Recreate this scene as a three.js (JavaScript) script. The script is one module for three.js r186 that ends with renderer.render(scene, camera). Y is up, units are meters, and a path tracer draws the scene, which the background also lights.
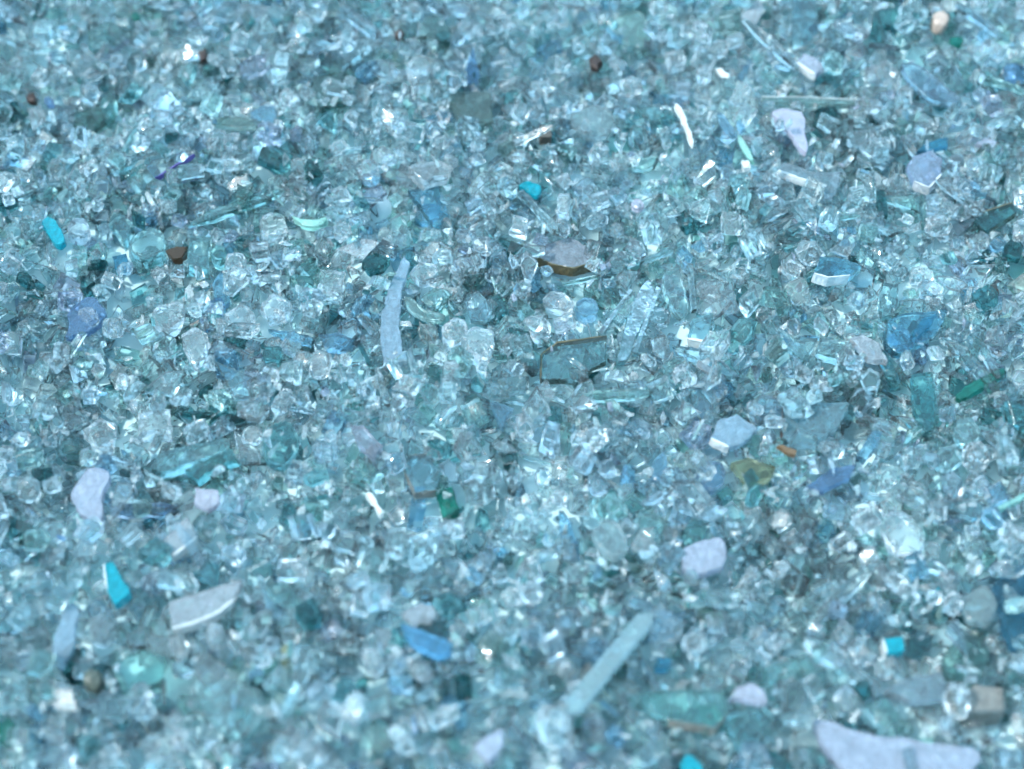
import * as THREE from 'three';
import { mergeGeometries } from 'three/addons/utils/BufferGeometryUtils.js';
import { ConvexGeometry } from 'three/addons/geometries/ConvexGeometry.js';

// ---------------------------------------------------------------- camera, sky, sun, exposure
const W = 1024, H = 769, FOV = 26, PITCH = 51 * Math.PI / 180, CAM_H = 0.272;
const scene = new THREE.Scene();
const camera = new THREE.PerspectiveCamera(FOV, W / H, 0.01, 20);
camera.position.set(0, CAM_H, CAM_H / Math.tan(PITCH));
camera.lookAt(0, 0, 0);
camera.updateMatrixWorld(true);
camera.focus = 0.386;
camera.userData.fStop = 8.5;

const SUN = new THREE.Vector3(-0.85, 1.25, 0.30).normalize();
{ // a blue sky with summer haze: paler towards the horizon, a bright aureole round the sun
  const w = 256, h = 128, d = new Float32Array(w * h * 4), v = new THREE.Vector3();
  for (let j = 0; j < h; j++) for (let i = 0; i < w; i++) {
    const e = ((j + 0.5) / h - 0.5) * Math.PI, a = ((i + 0.5) / w - 0.5) * 2 * Math.PI;
    v.set(Math.cos(e) * Math.cos(a), Math.sin(e), Math.cos(e) * Math.sin(a));
    const k = Math.pow(1 - Math.max(0, v.y), 2.5), t = Math.acos(Math.min(1, v.dot(SUN))) * 57.3, o = (j * w + i) * 4;
    const glow = 14 * Math.exp(-t / 5) + 1.4 * Math.exp(-t / 22);
    d[o] = 0.30 + 0.36 * k + glow * 0.97; d[o + 1] = 0.71 + 0.26 * k + glow; d[o + 2] = 1.04 + 0.10 * k + glow; d[o + 3] = 1;
  }
  const sky = new THREE.DataTexture(d, w, h, THREE.RGBAFormat, THREE.FloatType);
  sky.mapping = THREE.EquirectangularReflectionMapping;
  sky.minFilter = sky.magFilter = THREE.LinearFilter;
  sky.needsUpdate = true;
  scene.background = sky; scene.environment = sky;
}
const sun = new THREE.DirectionalLight(new THREE.Color(1.0, 0.98, 0.95), 3.0);
sun.position.copy(SUN).multiplyScalar(2);
sun.castShadow = true;
sun.shadow.radius = 3;
sun.shadow.mapSize.set(2048, 2048);
Object.assign(sun.shadow.camera, { left: -0.4, right: 0.4, top: 0.4, bottom: -0.4, near: 0.1, far: 4 });
scene.add(sun);

const renderer = new THREE.WebGLRenderer({ antialias: true });
renderer.setSize(W, H);
renderer.toneMapping = THREE.LinearToneMapping;
renderer.toneMappingExposure = 1.52;
renderer.shadowMap.enabled = true;

// ---------------------------------------------------------------- helpers
function rng(seed) { let s = seed >>> 0; return () => { s = (s + 0x6D2B79F5) | 0; let t = Math.imul(s ^ (s >>> 15), 1 | s); t = (t + Math.imul(t ^ (t >>> 7), 61 | t)) ^ t; return ((t ^ (t >>> 14)) >>> 0) / 4294967296; }; }
const R = rng(20240);
const rr = (a, b, r = R) => a + (b - a) * r();
const V = (x, y, z) => new THREE.Vector3(x, y, z);
const fwd = V(0, -Math.sin(PITCH), -Math.cos(PITCH)), up = V(0, Math.cos(PITCH), -Math.sin(PITCH)), right = V(1, 0, 0);
const TV = Math.tan(FOV * Math.PI / 360), TH = TV * W / H, FPX = H / 2 / TV;
const rayOf = (px, py) => fwd.clone().addScaledVector(right, (px / W * 2 - 1) * TH).addScaledVector(up, (1 - py / H * 2) * TV);
function onPlane(px, py, point, normal) { // the place on a plane of the bed that is seen at a picture point
  const d = rayOf(px, py), t = point.clone().sub(camera.position).dot(normal) / d.dot(normal);
  return camera.position.clone().addScaledVector(d, t);
}
function toPixel(p) { const v = p.clone().sub(camera.position), z = v.dot(fwd); return [(v.dot(right) / z / TH + 1) * W / 2, (1 - v.dot(up) / z / TV) * H / 2, z]; }
const names = new Map();
function numbered(n) { const k = names.get(n) || 0; names.set(n, k + 1); return k ? `${n}_${String(k).padStart(3, '0')}` : n; }
function thing(o, name, label, category, group) {
  o.name = numbered(name); o.userData.label = label; o.userData.category = category;
  if (group) o.userData.group = group;
  o.traverse((m) => { if (m.isMesh) m.castShadow = m.receiveShadow = true; });
  scene.add(o); return o;
}
// value noise for the lie of the heap
const hash = (i, j) => { let n = Math.imul(i, 374761393) + Math.imul(j, 668265263); n = Math.imul(n ^ (n >>> 13), 1274126177); return ((n ^ (n >>> 16)) >>> 0) / 4294967296; };
function noise(x, y) { const i = Math.floor(x), j = Math.floor(y), f = x - i, g = y - j, u = f * f * (3 - 2 * f), v = g * g * (3 - 2 * g); return (hash(i, j) * (1 - u) + hash(i + 1, j) * u) * (1 - v) + (hash(i, j + 1) * (1 - u) + hash(i + 1, j + 1) * u) * v; }
const heap = (x, z) => -0.022 - 0.008 * Math.exp(-((x + 0.125) ** 2 + (z + 0.115) ** 2) / 0.0016) + 0.007 * (noise(x * 14 + 3.3, z * 14 + 9.1) - 0.5) + 0.006 * (noise(x * 33 + 7, z * 33) - 0.5);

// ---------------------------------------------------------------- glass
const TINTS = { // base colours, linear
  clear: [0.89, 0.965, 0.975], aqua: [0.74, 0.915, 0.935], ice: [0.74, 0.90, 0.97], green: [0.60, 0.87, 0.84], teal: [0.32, 0.66, 0.68],
  sky: [0.46, 0.77, 0.94], blue: [0.34, 0.58, 0.82], lilac: [0.76, 0.82, 0.95], smoke: [0.40, 0.56, 0.52], deep: [0.10, 0.32, 0.33],
};
const TNAMES = { clear: 'clear', aqua: 'pale aqua', ice: 'icy pale blue', green: 'pale green', teal: 'teal', sky: 'sky blue', blue: 'blue', lilac: 'lilac tinged', smoke: 'smoky green', deep: 'dark teal' };
const PICK = [['clear', 34], ['aqua', 30], ['ice', 14], ['green', 9], ['teal', 3.5], ['sky', 1.8], ['blue', 0.2], ['lilac', 1.5], ['smoke', 1.6], ['deep', 1.5]];
const PSUM = PICK.reduce((s, p) => s + p[1], 0);
function pickTint(r) { let t = r() * PSUM; for (const [n, w] of PICK) if ((t -= w) <= 0) return n; return 'aqua'; }
const ripple = (() => { // ripples and hackle of broken glass, as relief
  const n = 512, d = new Uint8Array(n * n * 4), oct = [[4, 0.55], [9, 0.3], [23, 0.12], [57, 0.05]];
  const tn = (x, y, f, s) => { const i = Math.floor(x * f), j = Math.floor(y * f), a = x * f - i, b = y * f - j, u = a * a * a * (a * (a * 6 - 15) + 10), v = b * b * b * (b * (b * 6 - 15) + 10), q = (m, k) => hash((m % f) + s, (k % f) + s * 3); return (q(i, j) * (1 - u) + q(i + 1, j) * u) * (1 - v) + (q(i, j + 1) * (1 - u) + q(i + 1, j + 1) * u) * v; };
  for (let j = 0; j < n; j++) for (let i = 0; i < n; i++) { let h = 0; for (const [f, w] of oct) h += w * tn(i / n, j / n, f, f * 7); h = h / 1.02; d.set([h * 255, h * 255, h * 255, 255], (j * n + i) * 4); }
  const t = new THREE.DataTexture(d, n, n); t.wrapS = t.wrapT = THREE.RepeatWrapping; t.magFilter = t.minFilter = THREE.LinearFilter; t.needsUpdate = true; return t;
})();
const GLASS = { bumpMap: ripple, bumpScale: 0.0003, roughness: 0.01, transmission: 0.982, ior: 1.5, thickness: 0.004, metalness: 0 };
const matCache = {};
function glass(tint, over = {}) {
  const key = tint + JSON.stringify(over, (k, v) => (v && v.isTexture ? 1 : v));
  if (!matCache[key]) { const m = new THREE.MeshPhysicalMaterial({ ...GLASS, ...over }); m.color.setRGB(...(Array.isArray(tint) ? tint : TINTS[tint])); m.name = 'glass'; matCache[key] = m; }
  return matCache[key];
}
const stuffCrazed = new THREE.MeshPhysicalMaterial({ ...GLASS, vertexColors: true, roughness: 0.02, transmission: 0.96, bumpScale: 0.0003 }); stuffCrazed.name = 'crazed_glass';
const gritGlass = new THREE.MeshPhysicalMaterial({ ...GLASS, vertexColors: true, roughness: 0.06, transmission: 0.86 }); gritGlass.name = 'glass_grit';
const stuffGlass = new THREE.MeshPhysicalMaterial({ ...GLASS, vertexColors: true }); stuffGlass.name = 'crushed_glass';

function facetUV(g, unit = 1, cap = 0.22) { // every facet carries the relief in its own plane; polished faces (along y) show little of it
  const p = g.attributes.position, n = g.attributes.normal, uv = new Float32Array(p.count * 2), N = V(0, 0, 0), T = V(0, 0, 0), B = V(0, 0, 0), q = V(0, 0, 0);
  for (let i = 0; i < p.count; i++) {
    N.fromBufferAttribute(n, i); T.set(Math.abs(N.y) > 0.9 ? 1 : 0, Math.abs(N.y) > 0.9 ? 0 : 1, 0).cross(N).normalize(); B.crossVectors(N, T); q.fromBufferAttribute(p, i);
    const k = (Math.abs(N.y) > 0.95 ? cap : 0.6) / unit, o = Math.round(N.x * 5) * 0.37 + Math.round(N.z * 5) * 0.61 + Math.round(N.y * 5) * 0.23;
    uv[i * 2] = q.dot(T) * k + o; uv[i * 2 + 1] = q.dot(B) * k + o * 1.7;
  }
  g.setAttribute('uv', new THREE.BufferAttribute(uv, 2)); return g;
}
// geometry of the fragments: unit size about 1, flat facets
function build(tris) {
  const g = new THREE.BufferGeometry(), a = new Float32Array(tris.length * 3);
  tris.forEach((p, i) => { a[i * 3] = p[0]; a[i * 3 + 1] = p[1]; a[i * 3 + 2] = p[2]; });
  g.setAttribute('position', new THREE.BufferAttribute(a, 3)); g.computeVertexNormals(); return facetUV(g);
}
function prism(rings) { // rings of equal length, bottom to top, counter-clockwise from above; caps fanned with earcut
  const T = [], n = rings[0].length;
  for (let k = 0; k + 1 < rings.length; k++) for (let i = 0; i < n; i++) {
    const a = rings[k][i], b = rings[k][(i + 1) % n], c = rings[k + 1][(i + 1) % n], d = rings[k + 1][i];
    if ((i + k) % 2) T.push(a, d, b, b, d, c); else T.push(a, d, c, a, c, b);
  }
  const cap = (ring, top) => {
    const f = THREE.ShapeUtils.triangulateShape(ring.map((p) => new THREE.Vector2(p[0], p[2])), []);
    for (const [a, b, c] of f) {
      const A = ring[a], B = ring[b], C = ring[c], ny = (B[2] - A[2]) * (C[0] - A[0]) - (B[0] - A[0]) * (C[2] - A[2]);
      if ((ny > 0) === top) T.push(A, B, C); else T.push(A, C, B);
    }
  };
  cap(rings[0], false); cap(rings[rings.length - 1], true);
  return build(orient(T));
}
function orient(T) { // turn all faces outward if the solid came out inside-out
  let v = 0;
  for (let i = 0; i < T.length; i += 3) { const [a, b, c] = [T[i], T[i + 1], T[i + 2]]; v += a[0] * (b[1] * c[2] - b[2] * c[1]) + a[1] * (b[2] * c[0] - b[0] * c[2]) + a[2] * (b[0] * c[1] - b[1] * c[0]); }
  if (v < 0) for (let i = 0; i < T.length; i += 3) { const t = T[i + 1]; T[i + 1] = T[i + 2]; T[i + 2] = t; }
  return T;
}
function crack(r, c, rad) { // a thin gap of air inside a crumb, where it is cracked through but still whole
  const T = [], n = 5, ax = V(rr(-1, 1, r), rr(-1, 1, r), rr(-1, 1, r)).normalize(), u = V(1, 0.3, 0.2).cross(ax).normalize(), w = ax.clone().cross(u), h = rr(-0.05, 0.05, r);
  const at = (p, q, k) => { const v = V(...c).addScaledVector(u, p).addScaledVector(w, q).addScaledVector(ax, k); return [v.x, v.y, v.z]; };
  const rim = [], top = at(0, 0, h + 0.012), low = at(0, 0, h - 0.012);
  for (let i = 0; i < n; i++) { const a = (i + rr(-0.3, 0.3, r)) / n * 6.283, q = rad * rr(0.6, 1, r); rim.push(at(Math.cos(a) * q, Math.sin(a) * q, rr(-0.03, 0.03, r))); }
  for (let i = 0; i < n; i++) { const a = rim[i], b = rim[(i + 1) % n]; T.push(b, a, top, a, b, low); }
  return T;
}
function withCracks(g, r, k) { if (k < 1) return g; const T = []; for (let i = 0; i < k; i++) T.push(...crack(r, [rr(-0.1, 0.1, r), rr(-0.06, 0.06, r), rr(-0.1, 0.1, r)], rr(0.16, 0.27, r))); const q = build(T), a = g.index ? g.toNonIndexed() : g; return mergeGeometries([a, q]); }
function crackleGeometry(r) { // a crumb crazed all over: many small facets
  const base = new THREE.IcosahedronGeometry(0.5, 2), p = base.attributes.position, jit = new Map(), s = [rr(0.95, 1.2, r), rr(0.75, 0.95, r), rr(0.85, 1.05, r)];
  for (let i = 0; i < p.count; i++) {
    const k = [p.getX(i), p.getY(i), p.getZ(i)].map((v) => v.toFixed(3)).join();
    if (!jit.has(k)) jit.set(k, [rr(0.84, 1.06, r), rr(-0.035, 0.035, r), rr(-0.035, 0.035, r)]);
    const [m, a, b] = jit.get(k); let x = p.getX(i) * s[0] * m + a, y = p.getY(i) * s[1] * m, z = p.getZ(i) * s[2] * m + b;
    y = Math.max(-0.3, Math.min(0.3, y)); x = Math.max(-0.4, Math.min(0.38, x)); z = Math.max(-0.36, Math.min(0.38, z)); const cut = x * 0.8 + z * 0.6 - 0.4; if (cut > 0) { x -= cut * 0.8; z -= cut * 0.6; } p.setXYZ(i, x, y, z);
  }
  base.computeVertexNormals(); return withCracks(facetUV(base), r, 1);
}
function crumbGeometry(r) { // a crumb of toughened glass: two polished faces, ridged broken sides
  const n = 4 + Math.floor(r() * r() * 4), t = rr(0.55, 0.95, r), sx = rr(0.8, 1.15, r), sz = rr(0.75, 1.0, r), ang = [], rad = [];
  for (let i = 0; i < n; i++) { ang.push((i + rr(-0.3, 0.3, r)) / n * Math.PI * 2); rad.push(rr(0.44, 0.6, r)); }
  const ring = (y, s, j) => ang.map((a, i) => [Math.cos(a) * rad[i] * sx * s + rr(-j, j, r), y + rr(-j, j, r) * (s < 0.99 ? 0 : 0.5), Math.sin(a) * rad[i] * sz * s + rr(-j, j, r)]);
  return withCracks(prism([ring(-t / 2, 0.93, 0.01), ring(-t / 2 + 0.05, 1, 0.02), ring(-t * 0.14, 1.02, 0.06), ring(t * 0.18, 1.02, 0.06), ring(t / 2 - 0.05, 1, 0.02), ring(t / 2, 0.92, 0.01)]), r, r() < 0.4 ? 1 : 0);
}
function lumpGeometry(r) { // an irregular crushed lump
  const pts = []; const s = [rr(0.42, 0.6, r), rr(0.34, 0.48, r), rr(0.4, 0.55, r)];
  for (let i = 0; i < 10; i++) { const z = rr(-1, 1, r), a = rr(0, 6.283, r), q = Math.sqrt(1 - z * z), k = rr(0.82, 1.05, r); pts.push(V(q * Math.cos(a) * s[0] * k, z * s[1] * k, q * Math.sin(a) * s[2] * k)); }
  const g = new ConvexGeometry(pts); return facetUV(g);
}
function chipGeometry(r) {
  const pts = []; const s = [rr(0.4, 0.7, r), rr(0.15, 0.35, r), rr(0.25, 0.45, r)];
  for (let i = 0; i < 7; i++) { const z = rr(-1, 1, r), a = rr(0, 6.283, r), q = Math.sqrt(1 - z * z); pts.push(V(q * Math.cos(a) * s[0], z * s[1], q * Math.sin(a) * s[2])); }
  const g = new ConvexGeometry(pts); return facetUV(g);
}
function sliverGeometry(r) { // a long splinter
  const n = 4, w0 = rr(0.09, 0.16, r), h0 = rr(0.07, 0.13, r), R0 = [];
  const levels = 5;
  for (let k = 0; k < levels; k++) {
    const x = k / (levels - 1) - 0.5, taper = k === 0 ? rr(0.3, 0.9, r) : k === levels - 1 ? rr(0.2, 0.9, r) : rr(0.85, 1.1, r), ring = [];
    for (let i = 0; i < n; i++) { const a = (i + 0.5) / n * Math.PI * 2 + rr(-0.15, 0.15, r); ring.push([Math.cos(a) * w0 * taper, x * 1.0 + (k === 0 || k === levels - 1 ? rr(-0.06, 0.06, r) : 0), Math.sin(a) * h0 * taper]); }
    R0.push(ring);
  }
  const g = prism(R0); g.rotateZ(Math.PI / 2); return g;
}
function shardGeometry(r) { // a flat broken piece of pane
  const n = 3 + Math.floor(r() * 3), t = rr(0.16, 0.3, r), base = [];
  for (let i = 0; i < n; i++) { const a = (i + rr(-0.35, 0.35, r)) / n * Math.PI * 2, q = rr(0.36, 0.62, r); base.push([Math.cos(a) * q * 1.15, Math.sin(a) * q * 0.85]); }
  const out = []; const bow = base.map(() => rr(-0.04, 0.07, r));
  for (let i = 0; i < n; i++) for (let k = 0; k < 3; k++) {
    const f = k / 3, [ax, az] = base[i], [bx, bz] = base[(i + 1) % n], dx = bx - ax, dz = bz - az, q = Math.sin(f * Math.PI) * bow[i];
    out.push([ax + dx * f + dz * q, az + dz * f - dx * q]);
  }
  const ring = (y, s, j) => out.map(([x, z]) => [x * s + rr(-j, j, r), y, z * s + rr(-j, j, r)]);
  return prism([ring(-t / 2, 0.97, 0), ring(-t / 2 + 0.02, 1, 0.004), ring(0, 0.985, 0.012), ring(t / 2 - 0.02, 1, 0.004), ring(t / 2, 0.97, 0)]);
}
const many = (f, n, seed) => Array.from({ length: n }, (_, i) => f(rng(seed + i * 77)));
const SHAPES = { crackle: many(crackleGeometry, 12, 3100), granule: [...many(crumbGeometry, 28, 11), ...many(lumpGeometry, 14, 5000)], chip: many(chipGeometry, 30, 900), sliver: many(sliverGeometry, 16, 40), shard: many(shardGeometry, 22, 70) };

// ---------------------------------------------------------------- the heap: fragments dropped and settled against each other
const X0 = -0.19, X1 = 0.19, Z0 = -0.21, Z1 = 0.15;
const parts = []; // {kind, x,y,z, r, s: [sx,sy,sz], q, shape, tint}
{
  const N = 14800, r = rng(77);
  for (let i = 0; i < N; i++) {
    const x = rr(X0, X1, r), z = rr(Z0, Z1, r), u = r();
    const p = { x, z, y: heap(x, z) + rr(0.001, 0.03, r) };
    if (u < 0.78) { p.kind = 'granule'; p.d = 0.0036 + 0.0036 * Math.pow(r(), 1.4); p.r = p.d * 0.42; }
    else if (u < 0.88) { p.kind = 'sliver'; p.d = 0.005 + 0.012 * Math.pow(r(), 1.8); p.r = 0.0011; }
    else { p.kind = 'shard'; p.d = 0.0035 + 0.006 * Math.pow(r(), 1.6); p.r = p.d * 0.24; }
    p.tint = pickTint(r); p.crazed = p.kind === 'granule' && r() < 0.12; if (p.crazed) p.tint = r() < 0.7 ? 'clear' : 'ice'; p.form = p.crazed ? 'crackle' : p.kind; p.shape = Math.floor(r() * SHAPES[p.form].length);
    p.inMargin = false;
    parts.push(p);
  }
  const cell = 0.0074, nx = Math.ceil((X1 - X0) / cell) + 2, nz = Math.ceil((Z1 - Z0) / cell) + 2, ny = 16;
  const head = new Int32Array(nx * ny * nz), next = new Int32Array(parts.length);
  const cx = (v) => Math.min(nx - 1, Math.max(0, Math.floor((v - X0) / cell))), cz = (v) => Math.min(nz - 1, Math.max(0, Math.floor((v - Z0) / cell))), cy = (v) => Math.min(ny - 1, Math.max(0, Math.floor((v + 0.04) / cell)));
  for (let it = 0; it < 70; it++) {
    const pull = it < 50 ? 0.00035 : 0.0001;
    head.fill(-1);
    parts.forEach((p, i) => { p.y -= pull; const c = (cy(p.y) * nz + cz(p.z)) * nx + cx(p.x); next[i] = head[c]; head[c] = i; });
    for (let i = 0; i < parts.length; i++) {
      const p = parts[i], a = cx(p.x), b = cy(p.y), c = cz(p.z);
      for (let jy = Math.max(0, b - 1); jy <= Math.min(ny - 1, b + 1); jy++) for (let jz = Math.max(0, c - 1); jz <= Math.min(nz - 1, c + 1); jz++) for (let jx = Math.max(0, a - 1); jx <= Math.min(nx - 1, a + 1); jx++) {
        for (let j = head[(jy * nz + jz) * nx + jx]; j >= 0; j = next[j]) {
          if (j <= i) continue;
          const q = parts[j], dx = q.x - p.x, dy = q.y - p.y, dz = q.z - p.z, d2 = dx * dx + dy * dy + dz * dz, m = p.r + q.r;
          if (d2 < m * m && d2 > 1e-12) { const d = Math.sqrt(d2), k = (m - d) / d * 0.45; p.x -= dx * k; p.y -= dy * k; p.z -= dz * k; q.x += dx * k; q.y += dy * k; q.z += dz * k; }
        }
      }
      const f = heap(p.x, p.z) + p.r * 0.7; if (p.y < f) p.y = f;
      p.x = Math.min(X1, Math.max(X0, p.x)); p.z = Math.min(Z1, Math.max(Z0, p.z));
    }
  }
  // small chips sprinkled over and into the gaps
  const r2 = rng(78);
  const peak = new Map(), key = (p) => Math.floor(p.x / 0.005) * 1000 + Math.floor(p.z / 0.005);
  for (const p of parts) peak.set(key(p), Math.max(peak.get(key(p)) ?? -1, p.y));
  const near = parts.filter((p) => p.y > peak.get(key(p)) - 0.006);
  for (let i = 0; i < 22000; i++) {
    const host = near[Math.floor(r2() * near.length)], a = r2() * 6.283, e = rr(-0.5, 0.95, r2), q = Math.sqrt(1 - e * e);
    const d = 0.0009 + 0.0029 * Math.pow(r2(), 1.7), k = host.r * 1.05 + d * 0.25;
    parts.push({ kind: 'chip', x: host.x + Math.cos(a) * q * k, y: host.y + e * k, z: host.z + Math.sin(a) * q * k, r: d * 0.4, d, tint: pickTint(r2), shape: Math.floor(r2() * SHAPES.chip.length) });
  }
  const r3 = rng(79), e = new THREE.Euler();
  for (const p of parts) {
    const flat = p.kind === 'shard' ? 0.55 : p.kind === 'sliver' ? 0.4 : 3.2;
    e.set(rr(-flat, flat, r3), rr(-3.2, 3.2, r3), rr(-flat, flat, r3)); p.q = new THREE.Quaternion().setFromEuler(e, 'YXZ');
    p.s = [p.d * rr(0.8, 1.4, r3), p.d * rr(0.75, 1.1, r3), p.d * rr(0.8, 1.1, r3)];
  }
}
// how high the heap stands at a place
const topCells = new Map();
for (const p of parts) if (p.kind !== 'chip') { const k = Math.floor(p.x / 0.004) + ',' + Math.floor(p.z / 0.004), h = p.y + p.r * 0.8; (topCells.get(k) || topCells.set(k, []).get(k)).push(h); }
function topAt(x, z) {
  let s = 0, n = 0; const a = Math.floor(x / 0.004), b = Math.floor(z / 0.004);
  for (let i = -1; i <= 1; i++) for (let j = -1; j <= 1; j++) { const l = topCells.get((a + i) + ',' + (b + j)); if (l) { s += Math.max(...l); n++; } }
  return n ? s / n : heap(x, z) + 0.012;
}

// ---------------------------------------------------------------- ground under the heap
{
  const g = new THREE.PlaneGeometry(3, 3, 240, 240); g.rotateX(-Math.PI / 2);
  const p = g.attributes.position, c = new Float32Array(p.count * 3);
  for (let i = 0; i < p.count; i++) { const x = p.getX(i), z = p.getZ(i); p.setY(i, heap(x, z) - 0.0005); const k = 0.85 + 0.3 * noise(x * 300, z * 300); c.set([0.40 * k, 0.57 * k, 0.60 * k], i * 3); }
  g.setAttribute('color', new THREE.BufferAttribute(c, 3)); g.computeVertexNormals();
  const m = new THREE.MeshStandardMaterial({ vertexColors: true, roughness: 0.9 });
  const o = new THREE.Mesh(g, m); o.name = 'ground'; o.userData = { kind: 'structure', label: 'grey teal ground of glass dust under the crushed glass', category: 'ground' }; o.receiveShadow = true; scene.add(o);
}

// ---------------------------------------------------------------- fragments one can pick out of the heap
const gone = new Set();
const CLEAR = (tint) => glass(tint, { bumpScale: 0.00025, attenuationColor: new THREE.Color(0.42, 0.80, 0.78), attenuationDistance: 0.016 });
const FROST = (tint) => glass(tint, { roughness: 0.07, transmission: 0.92, bumpScale: 0.0005 });
const SKY_LILAC = glass([0.72, 0.81, 0.96], { roughness: 0.1, transmission: 0.72, bumpScale: 0.0003 });  // lilac of the sky mirrored in upward faces, put into the base colour
const ROSE = glass([0.78, 0.80, 0.92], { roughness: 0.1, transmission: 0.72, bumpScale: 0.0003 });
const GREYISH = glass([0.72, 0.80, 0.85], { roughness: 0.08, transmission: 0.78, bumpScale: 0.0003 });
const CRAZED = glass([0.90, 0.97, 0.98], { roughness: 0.02, transmission: 0.96, bumpScale: 0.0003 });
const SEA = glass([0.60, 0.83, 0.98], { roughness: 0.1, transmission: 0.78, bumpScale: 0.0007 });
const TURQ = glass([0.01, 0.64, 0.78], { roughness: 0.1, transmission: 0.7, bumpScale: 0.0005 });
const EMERALD = glass([0.02, 0.36, 0.28], { roughness: 0.08, transmission: 0.8, bumpScale: 0.0004 });
const CYAN = glass([0.10, 0.46, 0.66], { roughness: 0.05, transmission: 0.88, bumpScale: 0.0006 });
const NAVY = glass([0.26, 0.44, 0.66], { roughness: 0.05, transmission: 0.9, bumpScale: 0.0003 });
const BROWN = new THREE.MeshPhysicalMaterial({ roughness: 0.45, bumpMap: ripple, bumpScale: 0.0006 }); BROWN.color.setRGB(0.045, 0.027, 0.022); BROWN.name = 'brown';
const OCHRE = new THREE.MeshPhysicalMaterial({ roughness: 0.3, bumpMap: ripple, bumpScale: 0.0005, transmission: 0.35, thickness: 0.002 }); OCHRE.color.setRGB(0.19, 0.17, 0.10); OCHRE.name = 'ochre_edge';
const GOLD = new THREE.MeshPhysicalMaterial({ roughness: 0.2, transmission: 0.65, thickness: 0.002, bumpMap: ripple, bumpScale: 0.0004 }); GOLD.color.setRGB(0.32, 0.20, 0.11); GOLD.name = 'amber';
const PEACH = new THREE.MeshPhysicalMaterial({ roughness: 0.6, bumpMap: ripple, bumpScale: 0.0003 }); PEACH.color.setRGB(0.52, 0.42, 0.36); PEACH.name = 'pebble';
const CREAM = glass([0.60, 0.58, 0.53], { roughness: 0.2, transmission: 0.7, bumpScale: 0.0002 });
const WHITE = glass([0.92, 0.98, 0.98], { roughness: 0.2, transmission: 0.55, bumpScale: 0.0004 });  // glints of lit edges and slivers, put into the colour as white
const MINT = glass([0.50, 0.88, 0.80], { roughness: 0.1, transmission: 0.75, bumpScale: 0.0004 });
const VIOLET = glass([0.22, 0.18, 0.55], { roughness: 0.2, transmission: 0.4 });
const STONE = new THREE.MeshPhysicalMaterial({ roughness: 0.5, bumpMap: ripple, bumpScale: 0.0005 }); STONE.color.setRGB(0.07, 0.09, 0.075); STONE.name = 'stone';

const film = (() => { // the dull film on old panes: specks, smears and fine scratches
  const n = 512, d = new Uint8Array(n * n * 4), r = rng(515), a = new Float32Array(n * n).fill(1);
  for (let j = 0; j < n; j++) for (let i = 0; i < n; i++) { const q = 0.5 * noise(i / 34, j / 34) + 0.3 * noise(i / 11 + 50, j / 11) + 0.2 * noise(i / 4, j / 4 + 90); a[j * n + i] = 0.80 + 0.34 * q; }
  for (let k = 0; k < 900; k++) { const x = r() * n, y = r() * n, q = 1 + r() * 2.4, m = r() < 0.5 ? 0.7 : 1.2; for (let v = -3; v <= 3; v++) for (let u = -3; u <= 3; u++) if (u * u + v * v < q * q) a[((Math.floor(y + v) + n) % n) * n + (Math.floor(x + u) + n) % n] *= m; }
  for (let k = 0; k < 160; k++) { let x = r() * n, y = r() * n; const t = r() * 6.283, m = r() < 0.6 ? 1.25 : 0.75, l = 20 + r() * 110; for (let u = 0; u < l; u++) { x += Math.cos(t); y += Math.sin(t); a[((Math.floor(y) % n + n) % n) * n + (Math.floor(x) % n + n) % n] *= m; } }
  a.forEach((v, i) => { const q = Math.max(0, Math.min(255, v * 235)); d.set([q, q, q, 255], i * 4); });
  const t = new THREE.DataTexture(d, n, n); t.colorSpace = THREE.SRGBColorSpace; t.wrapS = t.wrapT = THREE.RepeatWrapping; t.magFilter = t.minFilter = THREE.LinearFilter; t.needsUpdate = true; return t;
})();
for (const m of [SKY_LILAC, ROSE, GREYISH, SEA, TURQ, CREAM, PEACH, OCHRE, BROWN, EMERALD, CYAN, ...['ice', 'aqua', 'green', 'sky', 'smoke', 'lilac', 'clear'].map(FROST)]) m.map = film;
const heroes = [];
const chaikin = (pts) => pts.flatMap((a, i) => { const b = pts[(i + 1) % pts.length]; return [[a[0] * 0.82 + b[0] * 0.18, a[1] * 0.82 + b[1] * 0.18], [a[0] * 0.18 + b[0] * 0.82, a[1] * 0.18 + b[1] * 0.82]]; });
function refine(pts, r, step, jit, free = true) { // a broken outline: corners kept, sides slightly bowed and uneven
  const out = [];
  pts.forEach((a, i) => {
    const b = pts[(i + 1) % pts.length], dx = b[0] - a[0], dz = b[1] - a[1], l = Math.hypot(dx, dz), n = Math.min(14, Math.max(1, Math.round(l / step))), bow = jit > 0.0001 && free ? rr(-0.05, 0.05, r) * l : 0;
    for (let k = 0; k < n; k++) { const f = k / n, j = k ? rr(-jit, jit, r) + bow * Math.sin(f * Math.PI) : 0; out.push([a[0] + dx * f - dz / l * j, a[1] + dz * f + dx / l * j]); }
  });
  return out;
}
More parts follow.
